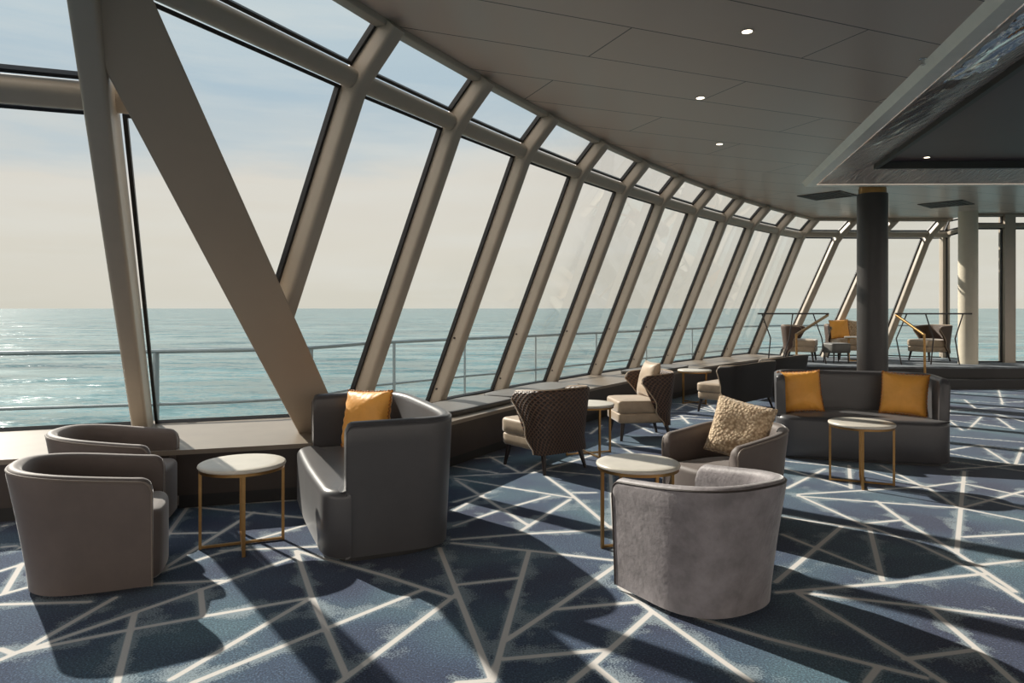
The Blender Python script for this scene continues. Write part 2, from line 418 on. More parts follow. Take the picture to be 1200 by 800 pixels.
# bottom sill angle per bay
# ------------------------------------------------------------------ far end: straight bays turning to the front
FAR = [(Vector(pol(R0, 11, .45)), Vector(pol(R1, 11, Z1)), Vector(pol(R2, 11, Z2)), Vector(pol(R3, 11, Z3)))]
for bx, by, kx, ky, tx, ty in ((6.2, 16.4, 7.09, 15.66, 7.36, 15.4), (7.13, 16.4, 7.99, 15.7, 8.25, 15.45), (8.42, 16.35, 9.10, 15.72, 9.3, 15.45)):
    k = Vector((kx, ky, Z1)); t = Vector((tx, ty, Z3))
    FAR.append((Vector((bx, by, .40)), k, k.lerp(t, .33), t))
VB = (Vector((9.55, 15.72, .40)), Vector((9.55, 15.72, Z1)), Vector((9.55, 15.62, Z2)), Vector((9.6, 15.5, Z3)))
for k in (1, 2, 3):
    b, k1, k2, t = FAR[k]; g = G(); wd = Vector((1, 0, 0))
    sweep(g, [b, b.lerp(k1, .5), b.lerp(k1, .96), k1.lerp(k2, .5), t], wd, [Vector((0, -1, -.25))] * 3 + [Vector((0, -1, -.5)), Vector((0, -1, -.7))], .14, .17, -.02)
    trim(g, M['paint'])
g = G(); g.beam(VB[0] + Vector((.05, 0, 0)), (9.6, 15.72, Z3), .16, .16, (1, 0, 0), .02); trim(g, M['paint'])
seq = FAR + [VB]
for k in range(4):
    a = seq[k]; b = seq[k + 1]; sh = Vector((.13, 0, 0)); win_n += 1
    pane_window(win_n, [a[0] + sh, b[0], b[1], a[1] + sh], [a[2] + sh, b[2], b[3], a[3] + sh])
    zc = a[1].lerp(a[2], .5); zd = b[1].lerp(b[2], .5)
    g = G(); g.beam(zc + Vector((0, -.05, 0)), zd + Vector((.1, -.05, 0)), .13, .12, (0, -.5, 1), .04); trim(g, M['paint'])
# return and vertical front wall on the right
CWX, CWY = 9.55, 14.72
win_n += 1
pane_window(win_n, [(9.6, 15.66, .40), (CWX, CWY + .05, .40), (CWX, CWY + .05, 3.14), (9.6, 15.66, 3.1)], [(9.6, 15.66, 3.2), (CWX, CWY + .05, 3.22), (CWX, CWY + .05, 3.42), (9.6, 15.66, 3.42)])
xs = [CWX, 10.18, 11.9, 13.6, 15.0]
for k in range(4):
    win_n += 1; a = xs[k] + (.1 if k == 0 else .22); b = xs[k + 1]
    pane_window(win_n, [(a, CWY, .38), (b, CWY, .38), (b, CWY, 3.16), (a, CWY, 3.16)], [(a, CWY, 3.25), (b, CWY, 3.25), (b, CWY, 3.42), (a, CWY, 3.42)])
    if k: g = G(); g.box(xs[k], xs[k] + .22, CWY - .1, CWY + .1, .36, 3.45); trim(g, M['paint'], False)
g = G(); g.beam((CWX, CWY - .03, 3.205), (15, CWY - .03, 3.205), .085, .13, (0, 0, 1), .02); trim(g, M['paint'])
g = G(); g.beam((9.6, 15.62, 3.13), (CWX + .02, CWY, 3.2), .085, .1, (0, 0, 1), .02); trim(g, M['paint'])

# ------------------------------------------------------------------ the sloping left-hand window plane
def bplane(X, z): return Vector((X, 6.86 + .36 * (X + 2.12) - 1.29 * (z - .45), z))
BN = Vector((.36, -1, -1.29)).normalized()     # towards the room
def bm_line(xb, z): return bplane(xb + .477 * (z - .45), z)
ZT = 2.655
for xb in (-3.40, -5.45, -7.5):
    g = G(); w = .125
    p, q = bm_line(xb, .45), bm_line(xb, 3.5); a = (q - p).normalized(); wd = a.cross(BN).normalized()
    if wd.x < 0: wd = -wd
    c = wd * (w / 2 + .02) + BN * .13
    g.beam(p + c, q + c, w, .32, wd, .025); trim(g, M['paint'])
g = G(); g.beam(bm_line(-7.5, ZT + .03) + BN * .03, bplane(-2.12, ZT + .03) + BN * .03, .15, .12, Vector((0, -1.29, 1)), .045); trim(g, M['paint'])
for xa, xb in ((-7.5, -5.45), (-5.45, -3.40)):
    win_n += 1; s = .15
    pane_window(win_n, [bm_line(xa + s, .45), bm_line(xb, .45), bm_line(xb, ZT - .04), bm_line(xa + s, ZT - .04)],
                [bm_line(xa + s, ZT + .09), bm_line(xb, ZT + .09), bm_line(xb, 3.44), bm_line(xa + s, 3.44)])
win_n += 1
pane_window(win_n, [bm_line(-3.25, .45), bplane(-1.85, .45), bplane(-1.98, ZT - .04), bm_line(-3.25, ZT - .04)], None)
# diagonal brace
g = G(); bz = lambda z: Vector((-1.65 - .114 * (z - .45), 6.13 - 1.06 * (z - .45), z))
p, q = bz(.44), bz(3.5); a = (q - p).normalized(); view = Vector((1.8, -4.8, -.3)); wd = a.cross(view).normalized()
g.beam(p, q, .35, .10, wd, .012)
br = g.out('diagonal_brace', M['brace'], None, True, 35)
tag(br, 'broad flat beige diagonal brace crossing the left window from ceiling to ledge', 'beam')

# ------------------------------------------------------------------ ledge under the windows
def ledge_poly(fr, ib=.0):
    """front offset fr in metres from the front edge; returns outline"""
    Rf = 42.25 + fr
    front = [pol(Rf, i) for i in np.linspace(10.9, 1.2, 40)]
    fl = lambda X: (X, 5.48 + .31 * (X + 1.68) + fr)
    # junction of both fronts
    out = [p for p in front if p[1] > fl(p[0])[1]]
    out += [fl(out[-1][0] - .08), fl(-7.6)]
    back = [(-7.6, 6.86 + .36 * (-5.48) + .16), (-1.9, 7.15)] + [pol(R0 + .16, i) for i in np.linspace(2.6, 10.9, 30)]
    return out + back
bench = thing('window_ledge', 'long low window ledge with pale top and dark brown front under the slanted windows', 'ledge', (0, 0, 0))
G().prism(ledge_poly(0), .415, .45).out('ledge_top', M['ledge'], bench)
G().prism(ledge_poly(.02), .11, .4149).out('front_panel', M['dark'], bench)
G().prism(ledge_poly(.09), .0, .1099).out('kickboard', M['kick'], bench)

# seat pads on the ledge
def ledge_pad(i0, i1, ra, rb, label, zt=.055):
    n = 14; rings = []
    o = thing('seat_pad', label, 'cushion', (*pol((ra + rb) / 2, (i0 + i1) / 2), .4505), 0, 'seat pads on the window ledge')
    loc = Vector(o.location)
    def outline(ins, z):
        pts = []
        c = [(i0, ra), (i1, ra), (i1, rb), (i0, rb)]
        for k in range(4):
            a = c[k]; b = c[(k + 1) % 4]
            for j in range(n):
                t = j / n; ii = a[0] + (b[0] - a[0]) * t; rr = a[1] + (b[1] - a[1]) * t
                im = (i0 + i1) / 2; rm = (ra + rb) / 2
                u = (ii - im) / ((i1 - i0) / 2); v = (rr - rm) / ((rb - ra) / 2)
                e = (abs(u) ** 6 + abs(v) ** 6) ** (1 / 6)
                ii = im + (u / e) * ((i1 - i0) / 2 - ins / 1.3); rr = rm + (v / e) * ((rb - ra) / 2 - ins)
                pts.append(Vector((*pol(rr, ii), .45 + z)) - Vector((loc.x, loc.y, .4505)) + Vector((0, 0, .0005)))
        return pts
    G().rings([outline(.012, 0), outline(0, .015), outline(0, zt - .015), outline(.012, zt - .004), outline(.04, zt), outline(.2, zt + .006)]).out('pad', M['pad'], o, True, 50)
    G().rings([outline(.0, zt - .012), outline(-.006, zt - .008), outline(.0, zt - .004)], cap=False).out('piping', M['piping_dark'], o, True)
ledge_pad(2.42, 3.45, 42.38, 42.95, 'charcoal seat pad on the ledge just behind the near loveseat')
ledge_pad(3.50, 4.75, 42.38, 42.95, 'charcoal seat pad on the ledge behind the near quilted wing chair')
ledge_pad(6.3, 7.6, 42.34, 42.9, 'charcoal seat pad on the ledge beside the distant round table')

# ------------------------------------------------------------------ floor with the line pattern
SEG = """0 773 30 760;30 760 135 700;30 762 160 717;160 717 347 652;30 762 150 738;150 738 250 720;250 720 365 700;235 690 238 722;158 718 137 800;
365 700 200 796;497 690 380 737;380 737 225 800;347 645 365 698;365 698 405 790;347 645 450 674;450 674 530 700;397 800 450 760;450 760 535 696;515 642 542 710;
542 710 577 798;620 645 590 750;590 750 577 798;536 685 608 677;530 636 620 645;620 645 725 657;530 632 620 625;620 625 720 620;725 660 647 714;647 714 593 750;
647 714 748 705;590 772 712 761;764 717 700 774;700 774 668 800;696 779 722 800;535 800 575 797;726 687 764 716;764 716 880 798;820 724 900 748;900 748 1027 780;
1027 780 1085 794;909 682 987 616;919 606 1017 620;935 580 1015 616;1015 616 1075 637;1075 637 1145 670;1145 670 1200 705;1027 587 1062 612;1062 612 1122 648;
1122 648 1190 693;935 579 1085 570;1085 570 1132 564;935 581 1025 588;1025 588 1125 595;1125 595 1200 610;1015 613 1057 609;1130 552 1121 648;917 626 1027 670;
1019 618 1034 680;910 694 1050 682;1050 682 1155 672;1130 629 1200 625;1145 662 1200 656;920 549 997 571;922 572 967 549;995 545 997 572;920 540 1007 549;
1007 549 1085 570;1085 570 1122 594;1032 545 1085 572;1130 594 1200 575;1132 567 1200 581;1132 580 1200 596;935 695 1060 770;1060 770 1107 800;937 694 1087 711;
1087 711 1200 725;1087 711 1145 760;1145 760 1190 800;1060 772 1145 761;1029 782 1015 800;1115 454 1200 456;1170 456 1175 474;1115 460 1200 463;1115 468 1170 472;
1170 472 1200 470;1130 468 1143 478;1115 480 1183 477;1183 477 1200 480;1113 480 1164 484;1164 484 1200 494;1150 488 1135 503;1168 489 1188 503;1112 486 1173 488;
1112 492 1190 502;1113 493 1128 504;1112 511 1200 518;1112 527 1148 521;1148 521 1200 529;1148 521 1184 544;1112 531 1184 544;1112 540 1200 552;1190 544 1198 524;
1110 550 1200 544;532 546 582 554;532 558 628 553;558 537 596 534;574 535 610 554;612 554 640 538;624 554 666 542;666 542 704 530;532 560 590 570;590 570 670 583;
534 562 620 616;532 588 574 576;532 598 566 580;532 616 584 598;584 598 644 581;668 585 610 622;640 558 668 578;668 578 722 624;672 577 698 577;640 551 704 557;
715 550 722 650;710 513 743 532;792 480 807 472;805 472 840 481;827 472 842 484;783 482 840 482;783 486 840 488;798 487 807 496;783 492 807 490;733 523 767 523;
743 497 765 507;692 508 705 498;184 671 297 600;185 671 253 649;253 649 288 640;259 645 376 640;191 634 220 594;196 625 253 624;220 593 361 607;242 592 345 586;
297 633 365 613;180 684 260 680;0 708 105 705;0 697 32 688;5 695 26 660;0 669 25 661;0 650 24 641;0 641 22 639;0 617 19 613;0 760 17 766"""
segs = []
for s in SEG.replace('\n', '').split(';'):
    a = [float(v) for v in s.split()]
    segs.append((*gp(a[0], a[1]), *gp(a[2], a[3])))
rnd = random.Random(5)
nodes = [(rnd.uniform(-8, 15), rnd.uniform(-6, 15)) for _ in range(150)]
def seen(x, y):    # already drawn from the photograph
    return y > 2.6 and -0.78 * y < x < .76 * y and (y < 9 or x > .62 * y)
extra = []
for k, (x, y) in enumerate(nodes):
    near = sorted(nodes, key=lambda p: (p[0] - x) ** 2 + (p[1] - y) ** 2)[1:8]
    for q in rnd.sample(near, 3):
        mx, my = (x + q[0]) / 2, (y + q[1]) / 2
        if not (seen(x, y) or seen(*q) or seen(mx, my)): extra.append((x, y, *q))
segs += extra
gx = np.concatenate([np.arange(-8, -3, .06), np.arange(-3, 4.2, .015), np.arange(4.2, 9, .03), np.arange(9, 15.01, .06)])
gy = np.concatenate([np.arange(-7, 2.4, .12), np.arange(2.4, 6, .015), np.arange(6, 10, .03), np.arange(10, 15.2, .05)])
nx, ny = len(gx), len(gy)
XX, YY = np.meshgrid(gx, gy); P = np.stack([XX.ravel(), YY.ravel()], 1)
dist = np.full(len(P), 9.0)
for x0, y0, x1, y1 in segs:
    d = np.array([x1 - x0, y1 - y0]); l2 = max(d @ d, 1e-9)
    lo = (min(x0, x1) - .5, min(y0, y1) - .5); hi = (max(x0, x1) + .5, max(y0, y1) + .5)
    m = (P[:, 0] > lo[0]) & (P[:, 0] < hi[0]) & (P[:, 1] > lo[1]) & (P[:, 1] < hi[1])
    q = P[m] - (x0, y0); t = np.clip(q @ d / l2, 0, 1); r = np.hypot(*(q - t[:, None] * d).T)
    dist[m] = np.minimum(dist[m], r)
me = bpy.data.meshes.new('floor')
def on_floor(x, y):   # inside the window walls
    return ((np.hypot(x - CX, y - CY) < R0 + .1) & (x > -1.7)) | ((x <= -1.7) & (y < 6.95 + .36 * (x + 2.12)))
me.vertices.add(len(P)); co = np.zeros((len(P), 3), np.float32); co[:, :2] = P; me.vertices.foreach_set('co', co.ravel())
I = np.arange(nx * ny).reshape(ny, nx); quads = np.stack([I[:-1, :-1], I[:-1, 1:], I[1:, 1:], I[1:, :-1]], -1).reshape(-1, 4)
quads = quads[on_floor(P[quads[:, 0], 0], P[quads[:, 0], 1])]
me.loops.add(quads.size); me.loops.foreach_set('vertex_index', quads.ravel().astype(np.int32))
me.polygons.add(len(quads)); me.polygons.foreach_set('loop_start', np.arange(0, quads.size, 4, dtype=np.int32)); me.polygons.foreach_set('loop_total', np.full(len(quads), 4, np.int32))
me.update(calc_edges=True)
at = me.attributes.new('line_distance', 'FLOAT', 'POINT'); at.data.foreach_set('value', dist.astype(np.float32))
aw = me.attributes.new('line_width', 'FLOAT', 'POINT'); aw.data.foreach_set('value', np.full(len(P), .0115, np.float32))
me.materials.append(M['carpet'])
fl = bpy.data.objects.new('floor', me); C.objects.link(fl); struct(fl)

# ------------------------------------------------------------------ ceiling with framed recess
outl = [pol(R3 - .01, i) for i in np.linspace(-.9, 11, 40)]
outl = [p for p in outl if p[1] > 3.0] + [(t[3].x, t[3].y) for t in FAR[1:]] + [(9.62, 15.5), (9.6, CWY + .1), (15.1, CWY + .1), (15.1, -7.1), (-7.6, -7.1)]
bt = bplane(-7.6, Z3); outl += [(bt.x, bt.y), tuple(bplane(-1.8, Z3).xy)]
HOLE = [(4.57, 11.0), (12.5, 10.85), (12.5, -3.0), (1.34, -3.0)]
def cdt_sheet(name, outer, holes, z0, z1, mat):
    pts = [Vector(p) for p in outer]; edges = [(k, (k + 1) % len(outer)) for k in range(len(outer))]
    for h in holes:
        b = len(pts); pts += [Vector(p) for p in h]; edges += [(b + k, b + (k + 1) % len(h)) for k in range(len(h))]
    v, e, f, *_ = delaunay_2d_cdt(pts, edges, [], 1, 1e-5)
    def inside(p, poly):
        c = False; n = len(poly)
        for k in range(n):
            x1, y1 = poly[k]; x2, y2 = poly[(k + 1) % n]
            if (y1 > p[1]) != (y2 > p[1]) and p[0] < (x2 - x1) * (p[1] - y1) / (y2 - y1) + x1: c = not c
        return c
    fs = [t for t in f if inside(sum((v[k] for k in t), Vector((0, 0))) / 3, outer) and not any(inside(sum((v[k] for k in t), Vector((0, 0))) / 3, h) for h in holes)]
    g = G(); n = len(v)
    fs2 = [tuple(t) for t in fs] + [tuple(k + n for k in reversed(t)) for t in fs]
    cnt = {}
    for t in fs:
        for k in range(3):
            e_ = (t[k], t[(k + 1) % 3]); cnt[tuple(sorted(e_))] = cnt.get(tuple(sorted(e_)), 0) + 1
    fs2 += [(a, b, b + n, a + n) for (a, b), c in cnt.items() if c == 1]
    g.add([(p.x, p.y, z0) for p in v] + [(p.x, p.y, z1) for p in v], fs2)
    return g.out(name, mat)
struct(cdt_sheet('ceiling', outl, [HOLE], Z3, Z3 + .12, M['ceiling']))
def inset_hole(d):
    # shrink the recess outline by d
    a, b = Vector(HOLE[0]), Vector(HOLE[3]); dl = (b - a).normalized(); n = Vector((-dl.y, dl.x))
    if n.x < 0: n = -n
    def left(y): p = a + n * d; return (p.x + (y - p.y) * dl.x / dl.y, y)
    return [left(11.0 - d), (12.5 - d, 10.85 - d), (12.5 - d, -3 + d), left(-3.0 + d)]
def frame_ring(d0, z0, d1, z1, mat, th=.02):
    a, b = inset_hole(d0), inset_hole(d1); g = G()
    vs = [(x, y, z0) for x, y in a] + [(x, y, z1) for x, y in b] + [(x, y, z0 + th) for x, y in a] + [(x, y, z1 + th) for x, y in b]
    fs = []
    for k in range(4):
        j = (k + 1) % 4; fs += [(k, j, j + 4, k + 4), (k + 8, k + 12, j + 12, j + 8), (k, k + 8, j + 8, j), (k + 4, j + 4, j + 12, k + 12)]
    g.add(vs, fs); return struct(g.out('trim_%d' % nxt(), mat))
def nxt(): trim_n[0] += 1; return trim_n[0]
frame_ring(-.06, 3.456, -.01, 3.385, M['steelwhite'], .02)
frame_ring(-.01, 3.385, .12, 3.385, M['steelwhite'], .04)
frame_ring(.15, 3.40, .80, 3.56, M['film'])
frame_ring(.80, 3.50, .86, 3.50, M['vent'], .1)
struct(G().prism(inset_hole(.80), 3.60, 3.66).out('ceiling_recess', M['darkpanel'])).name = 'ceiling.001'
# loose wrinkled protective film hanging on the left sloping band of the recess
def mk_plastic():
    m, nt, out = new_mat('clear_film')
    tr = nt.nodes.new('ShaderNodeBsdfTransparent'); gl = nt.nodes.new('ShaderNodeBsdfGlossy'); gl.inputs['Roughness'].default_value = .12
    fr = nt.nodes.new('ShaderNodeFresnel'); fr.inputs[0].default_value = 1.6
    mx = nt.nodes.new('ShaderNodeMixShader'); L(nt, math_n(nt, 'MULTIPLY', fr.outputs[0], .9, True), mx.inputs[0]); L(nt, tr.outputs[0], mx.inputs[1]); L(nt, gl.outputs[0], mx.inputs[2])
    L(nt, mx.outputs[0], out.inputs[0]); return m
M['plastic'] = mk_plastic()
h0, h1 = inset_hole(.17), inset_hole(.62)
film_o = thing('protective_film', 'wrinkled clear plastic film clinging to the sloping band of the ceiling recess', 'plastic film', (3.9, 7.0, 3.38))
for k, (t0, t1) in enumerate(((.18, .34), (.36, .66))):
    g = G(); nu, nv = 150, 26; rows = []
    for a in range(nu):
        t = t0 + (t1 - t0) * a / (nu - 1); row = []
        p = Vector(h0[0]).lerp(Vector(h0[3]), t); q = Vector(h1[0]).lerp(Vector(h1[3]), t)
        for b in range(nv):
            v = b / (nv - 1) * (.82 + .12 * math.sin(t * 60)); x, y = p.lerp(q, v)
            n_ = noise.noise(Vector((y * 3.2 + v * 5, v * 1.6, 7.7))); r_ = (1 - abs(n_) * 2.2) ** 3 if abs(n_) < .45 else 0
            row.append((x - 3.9, y - 7.0, 3.40 + .16 * v * .7 - .022 - .03 * r_ - 3.38))
        rows.append(row)
    g.rings(rows, cap=False, closed=False); g.out('film_sheet', M['plastic'], film_o, True, 80)
# ceiling edge bead above the windows
for i in range(0, 11):
    g = G(); p = Vector(pol(R3 - .02, max(i, -.2) if i else -.75, Z3 - .02)); q = Vector(pol(R3 - .02, i + 1, Z3 - .02)); g.beam(p, q, .05, .09, (0, 0, 1), .01); trim(g, M['paint'])
for k in range(4):
    a, b = seq[k][3], seq[k + 1][3]; g = G(); g.beam(a + Vector((0, -.03, -.03)), b + Vector((0, -.03, -.03)), .07, .09, (0, 0, 1), .01); trim(g, M['paint'])
g = G(); g.beam((9.6, CWY, 3.43), (15, CWY, 3.43), .05, .12, (0, 0, 1), .01); trim(g, M['paint'])

# walls behind and to the right (out of frame); openings added to let in fill light
def window_wall(name, p, q, n):
    p = Vector((*p, 0)); q = Vector((*q, 0)); d = (q - p); Lw = d.length; d.normalize(); up = Vector((0, 0, 1))
    g = G()
    for z0, z1 in ((0, .45), (3.15, 3.56)):
        g.beam(p + up * (z0 + z1) / 2, q + up * (z0 + z1) / 2, z1 - z0, .14, (0, 0, 1))
    for k in range(n + 1):
        c = p + d * (Lw * k / n); g.beam(c + up * .45, c + up * 3.15, .16, .14, d)
    return struct(g.out(name, M['wall']))
window_wall('wall_back', (-7.65, -7.1), (15.05, -7.1), 11)
window_wall('wall_right', (15.05, -7.0), (15.05, CWY), 10)
window_wall('wall_left', (-7.7, -7.0), (-7.7, 5.0), 6)

# ------------------------------------------------------------------ platform at the far end
plat = thing('raised_platform', 'low raised platform with dark edge at the far end windows', 'platform', (8, 14, 0))
pp = [pol(42.22, 9.55), (5.6, 14.02), (7.2, 13.62), (9.2, 13.5), (14.95, 13.5), (14.95, 14.9), (9.7, 14.9), (9.75, 15.85), (8.5, 16.5), (6.0, 16.55), pol(43.4, 10.95)] + [pol(42.22, i) for i in (10.93, 10.5, 10.0)]
pl = [(x - 8, y - 14) for x, y in pp]
G().prism(pl, .03, .345).out('platform_face', M['platform'], plat)
G().prism(pl, .3451, .375).out('platform_top', M['platform_carpet'], plat)
g = G(); g.box(-1.2, 6.9, -.86, -.5, .0, .17); g.out('step', M['platform'], plat)
PZ = .376

# columns
c1 = thing('support_column', 'round dark column with a gold collar in the middle of the room behind the sofa', 'column', (5.80, 11.4, 0))
G().lathe([(.228, 0), (.228, 3.33), (.222, 3.335)], 48).out('column_cover', M['column'], c1, True)
G().lathe([(.205, 3.335), (.205, 3.42)], 48).out('collar', M['brass'], c1, True)
G().lathe([(.195, 3.42), (.195, 3.456)], 48).out('shaft', M['shaft'], c1, True)
c2 = tag(G().lathe([(.175, 0), (.175, 3.456 - PZ)], 40).out('support_column', M['white_column'], None, True), 'slim round cream column standing on the platform by the far windows', 'column')
c2.location = (9.24, 14.35, PZ)

# downlights, vents, sprinkler
def downlight(x, y, z, label, r=.035):
    o = thing('downlight', label, 'light', (x, y, z), 0, 'recessed ceiling downlights')
    G().rings([[((r + a) * math.cos(k * PI / 12), (r + a) * math.sin(k * PI / 12), b) for k in range(24)] for a, b in ((.002, -.001), (.014, -.001), (.016, -.006), (.002, -.006), (.002, -.001))], cap=False).out('bezel', M['chrome'], o, True)
    G().lathe([(r, -.002), (r, -.004)], 20).out('lamp', M['glow'], o)
downlight(1.66, 5.0, Z3, 'nearest glowing downlight in the pale ceiling, high above the middle table')
downlight(1.75, 6.58, Z3, 'second glowing downlight in the pale ceiling, behind the nearest one')
downlight(2.47, 8.43, Z3, 'third and farthest glowing downlight in the pale ceiling')
downlight(5.77, 9.85, 3.60, 'small downlight in the dark recessed ceiling panel')
def vent(x, y, label):
    o = thing('ceiling_vent', label, 'vent', (x, y, Z3), PI / 4 - .05, 'square ceiling vents')
    g = G(); s = .37
    for a in (0, 1, 2, 3):
        c, sn = [(1, 0), (0, 1), (-1, 0), (0, -1)][a]
        if c: g.box(min(c * s, c * (s - .04)), max(c * s, c * (s - .04)), -s, s, -.012, 0)
        else: g.box(-s, s, min(sn * s, sn * (s - .04)), max(sn * s, sn * (s - .04)), -.012, 0)
    g.out('frame', M['vent'], o)
    g = G()
    for k in range(9): g.box(-.33, .33, -.32 + k * .075, -.29 + k * .075, -.012, -.002)
    g.out('slats', M['vent'], o)
    G().box(-.33, .33, -.33, .33, -.002, 0).out('backing', M['kick'], o)
vent(5.48, 12.3, 'dark square ceiling vent beside the top of the dark column')
vent(8.15, 13.3, 'dark square ceiling vent over the far platform')
o = thing('sprinkler_head', 'small sprinkler head in the ceiling beside the pale recess strip', 'sprinkler', (3.22, 5.55, Z3))
G().lathe([(.03, 0), (.03, -.006), (.012, -.01), (.012, -.04), (.02, -.045), (.02, -.05)], 16).out('body', M['chrome'], o, True)

# ------------------------------------------------------------------ outside: sea, deck edge, railing
g = G(); g.add([(-30000, -3000, -24), (30000, -3000, -24), (30000, 55000, -24), (-30000, 55000, -24)], [(0, 1, 2, 3)])
sea = g.out('sea', M['sea']); struct(sea)
dk = [pol(R0 + .2, i) for i in np.linspace(1.9, 12, 20)] + [(12, 17), (12, 18.4), (7.6, 18.4)] + [pol(45.0, i) for i in np.linspace(10, .9, 20)] + [(-8, 6.2), (-8, 5.1), (-2, 7.1)]
struct(G().prism(dk, -.3, -.1).out('outer_deck', M['paint'])).name = 'floor.001'
rail = thing('deck_railing', 'grey metal guard railing outside the windows above the sea', 'railing', (0, 10, -.1))
rp = [(-7.6, 6.1), (-4.92, 6.81), (-3.84, 7.08), (-2.9, 7.32), (-2.31, 7.62), (-2.05, 8.1), (-1.8, 8.8), (-1.145, 9.55), (-.62, 10.15), (0, 10.75), (.75, 11.65), (1.5, 12.5), (2.3, 13.4), (3.2, 14.4), (4.2, 15.5), (5.4, 16.8), (6.6, 17.6), (8.5, 17.9), (11.5, 17.9)]
sp = []
for k in range(len(rp) - 1):
    for j in range(4): t = j / 4; sp.append((rp[k][0] + (rp[k + 1][0] - rp[k][0]) * t, rp[k][1] + (rp[k + 1][1] - rp[k][1]) * t - 10))
G().tube([(x, y, 1.165) for x, y in sp], .022, 8).out('top_rail', M['railing'], rail, True)
G().tube([(x, y, .63) for x, y in sp], .016, 8).out('mid_rail', M['railing'], rail, True)
for px, d in ((185, 7.18), (363, 7.75), (463, 9.2), (545, 10.15), (628, 11.1), (700, 12.3), (760, 13.5), (815, 14.8)):
    x = (px - 600) / F * d
    x0 = x; yy = np.interp(x, [p[0] for p in sp], [p[1] for p in sp])
    G().box(x0 - .012, x0 + .012, yy - .04, yy + .04, 0, 1.15).out('post', M['railing'], rail)

# ------------------------------------------------------------------ furniture builders
def shell(name, plan, H, thick, z0, zin, mat, parent, nu=56, nz=8, rc=.05, uvm=False, rr=None):
    """upright curved shell. plan(u, z) -> outer xy for u in 0..1; H(u) height; thickness inward; zin: inner face bottom"""
    rings = []; uv = []
    us = np.linspace(0, 1, nu)
    # denser near the ends for the rounded front corner
    us = np.unique(np.concatenate([us, np.linspace(0, .04, 8), np.linspace(.96, 1, 8)]))
    def pxy(u, z): return Vector((*plan(u, z), 0))
    ref = [pxy(u, .5) for u in us]; acc = [0]
    for a, b in zip(ref[:-1], ref[1:]): acc.append(acc[-1] + (b - a).length)
    tot = acc[-1]; r = (rr or thick / 2)
    for k, u in enumerate(us):
        d = min(acc[k], tot - acc[k]); h = H(u)
        if d < rc: h -= rc - math.sqrt(max(rc * rc - (rc - d) ** 2, 0))
        e = 1e-3; ring = []; uu = []
        def at(z, ins):
            a = pxy(max(u - e, 0), z); b = pxy(min(u + e, 1), z); t = (b - a).normalized(); n = Vector((-t.y, t.x, 0))
            return pxy(u, z) + n * ins + Vector((0, 0, z))
        for j in range(nz + 1):
            z = z0 + (h - r - z0) * j / nz; ring.append(at(z, 0)); uu.append((acc[k], z))
        for j in range(1, 6):
            a = PI * j / 6; ring.append(at(h - r + r * math.sin(a), thick / 2 - math.cos(a) * thick / 2)); uu.append((acc[k], h))
        for j in range(nz + 1):
            z = (h - r) + (zin - (h - r)) * j / nz; ring.append(at(z, thick)); uu.append((acc[k], z))
        rings.append(ring); uv += uu
    g = G(); g.rings(rings, cap=True)
    o = make(name, g.v, g.f, mat, parent, True, uv if uvm else None, 60)
    return o, rings, nz
def rim_tube(rings, idx, rad, mat, parent, name='piping'):
    pts = [r[idx] for r in rings]
    first = [rings[0][k] for k in range(0, idx)]; last = [rings[-1][k] for k in range(idx - 1, -1, -1)]
    G().tube(first + pts + last, rad, 6).out(name, mat, parent, True)
def usample(poly):
    """arc-length parametrised polyline -> f(u)"""
    p = np.array(poly); s = np.concatenate([[0], np.cumsum(np.hypot(*np.diff(p, axis=0).T))]); s /= s[-1]
    return lambda u: (float(np.interp(u, s, p[:, 0])), float(np.interp(u, s, p[:, 1])))
def uplan(w, yf, yc, yb, n):
    """U outline from the right arm end round the back to the left arm end (counter-clockwise so the normal points in)"""
    pts = [(w, yf)] + [(w, yf + (yc - yf) * t) for t in (.33, .66)]
    for k in range(33):
        t = PI * k / 32; c, s = math.cos(t), math.sin(t)
        pts.append((w * math.copysign(abs(c) ** (2 / n), c), yc + (yb - yc) * abs(s) ** (2 / n)))
    pts += [(-w, yf + (yc - yf) * t) for t in (.66, .33)] + [(-w, yf)]
    return usample(pts)
def block(name, outline, z0, z1, r, mat, parent, crown=0.0, smooth=True):
    """upholstered block: outline extruded with rounded top and small rounded bottom"""
    q = [Vector((x, y, 0)) for x, y in outline]; n = len(q); c = sum(q, Vector()) / n
    nr = []
    for j in range(n):
        t = (q[(j + 1) % n] - q[j - 1]).normalized(); m = Vector((-t.y, t.x, 0)); nr.append(m)
    area = sum(q[j].x * q[(j + 1) % n].y - q[(j + 1) % n].x * q[j].y for j in range(n))
    if area < 0: nr = [-m for m in nr]
    def ring(ins, z): return [q[j] + nr[j] * ins + Vector((0, 0, z)) for j in range(n)]
    rs = [ring(.015, z0), ring(0, z0 + .02), ring(0, (z0 + z1) / 2), ring(0, z1 - r)]
    for k in range(1, 6):
        a = PI / 2 * k / 5; rs.append(ring(r - r * math.cos(a), z1 - r + r * math.sin(a)))
    for sc, dz in ((.8, .5), (.5, .85), (.2, 1)):
        rs.append([c + (p - c) * sc + Vector((0, 0, crown * dz)) if False else Vector((c.x + (p.x - c.x) * sc, c.y + (p.y - c.y) * sc, z1 + crown * dz)) for p in rs[8]])
    g = G(); g.rings(rs); return g.out(name, mat, parent, smooth, 60)

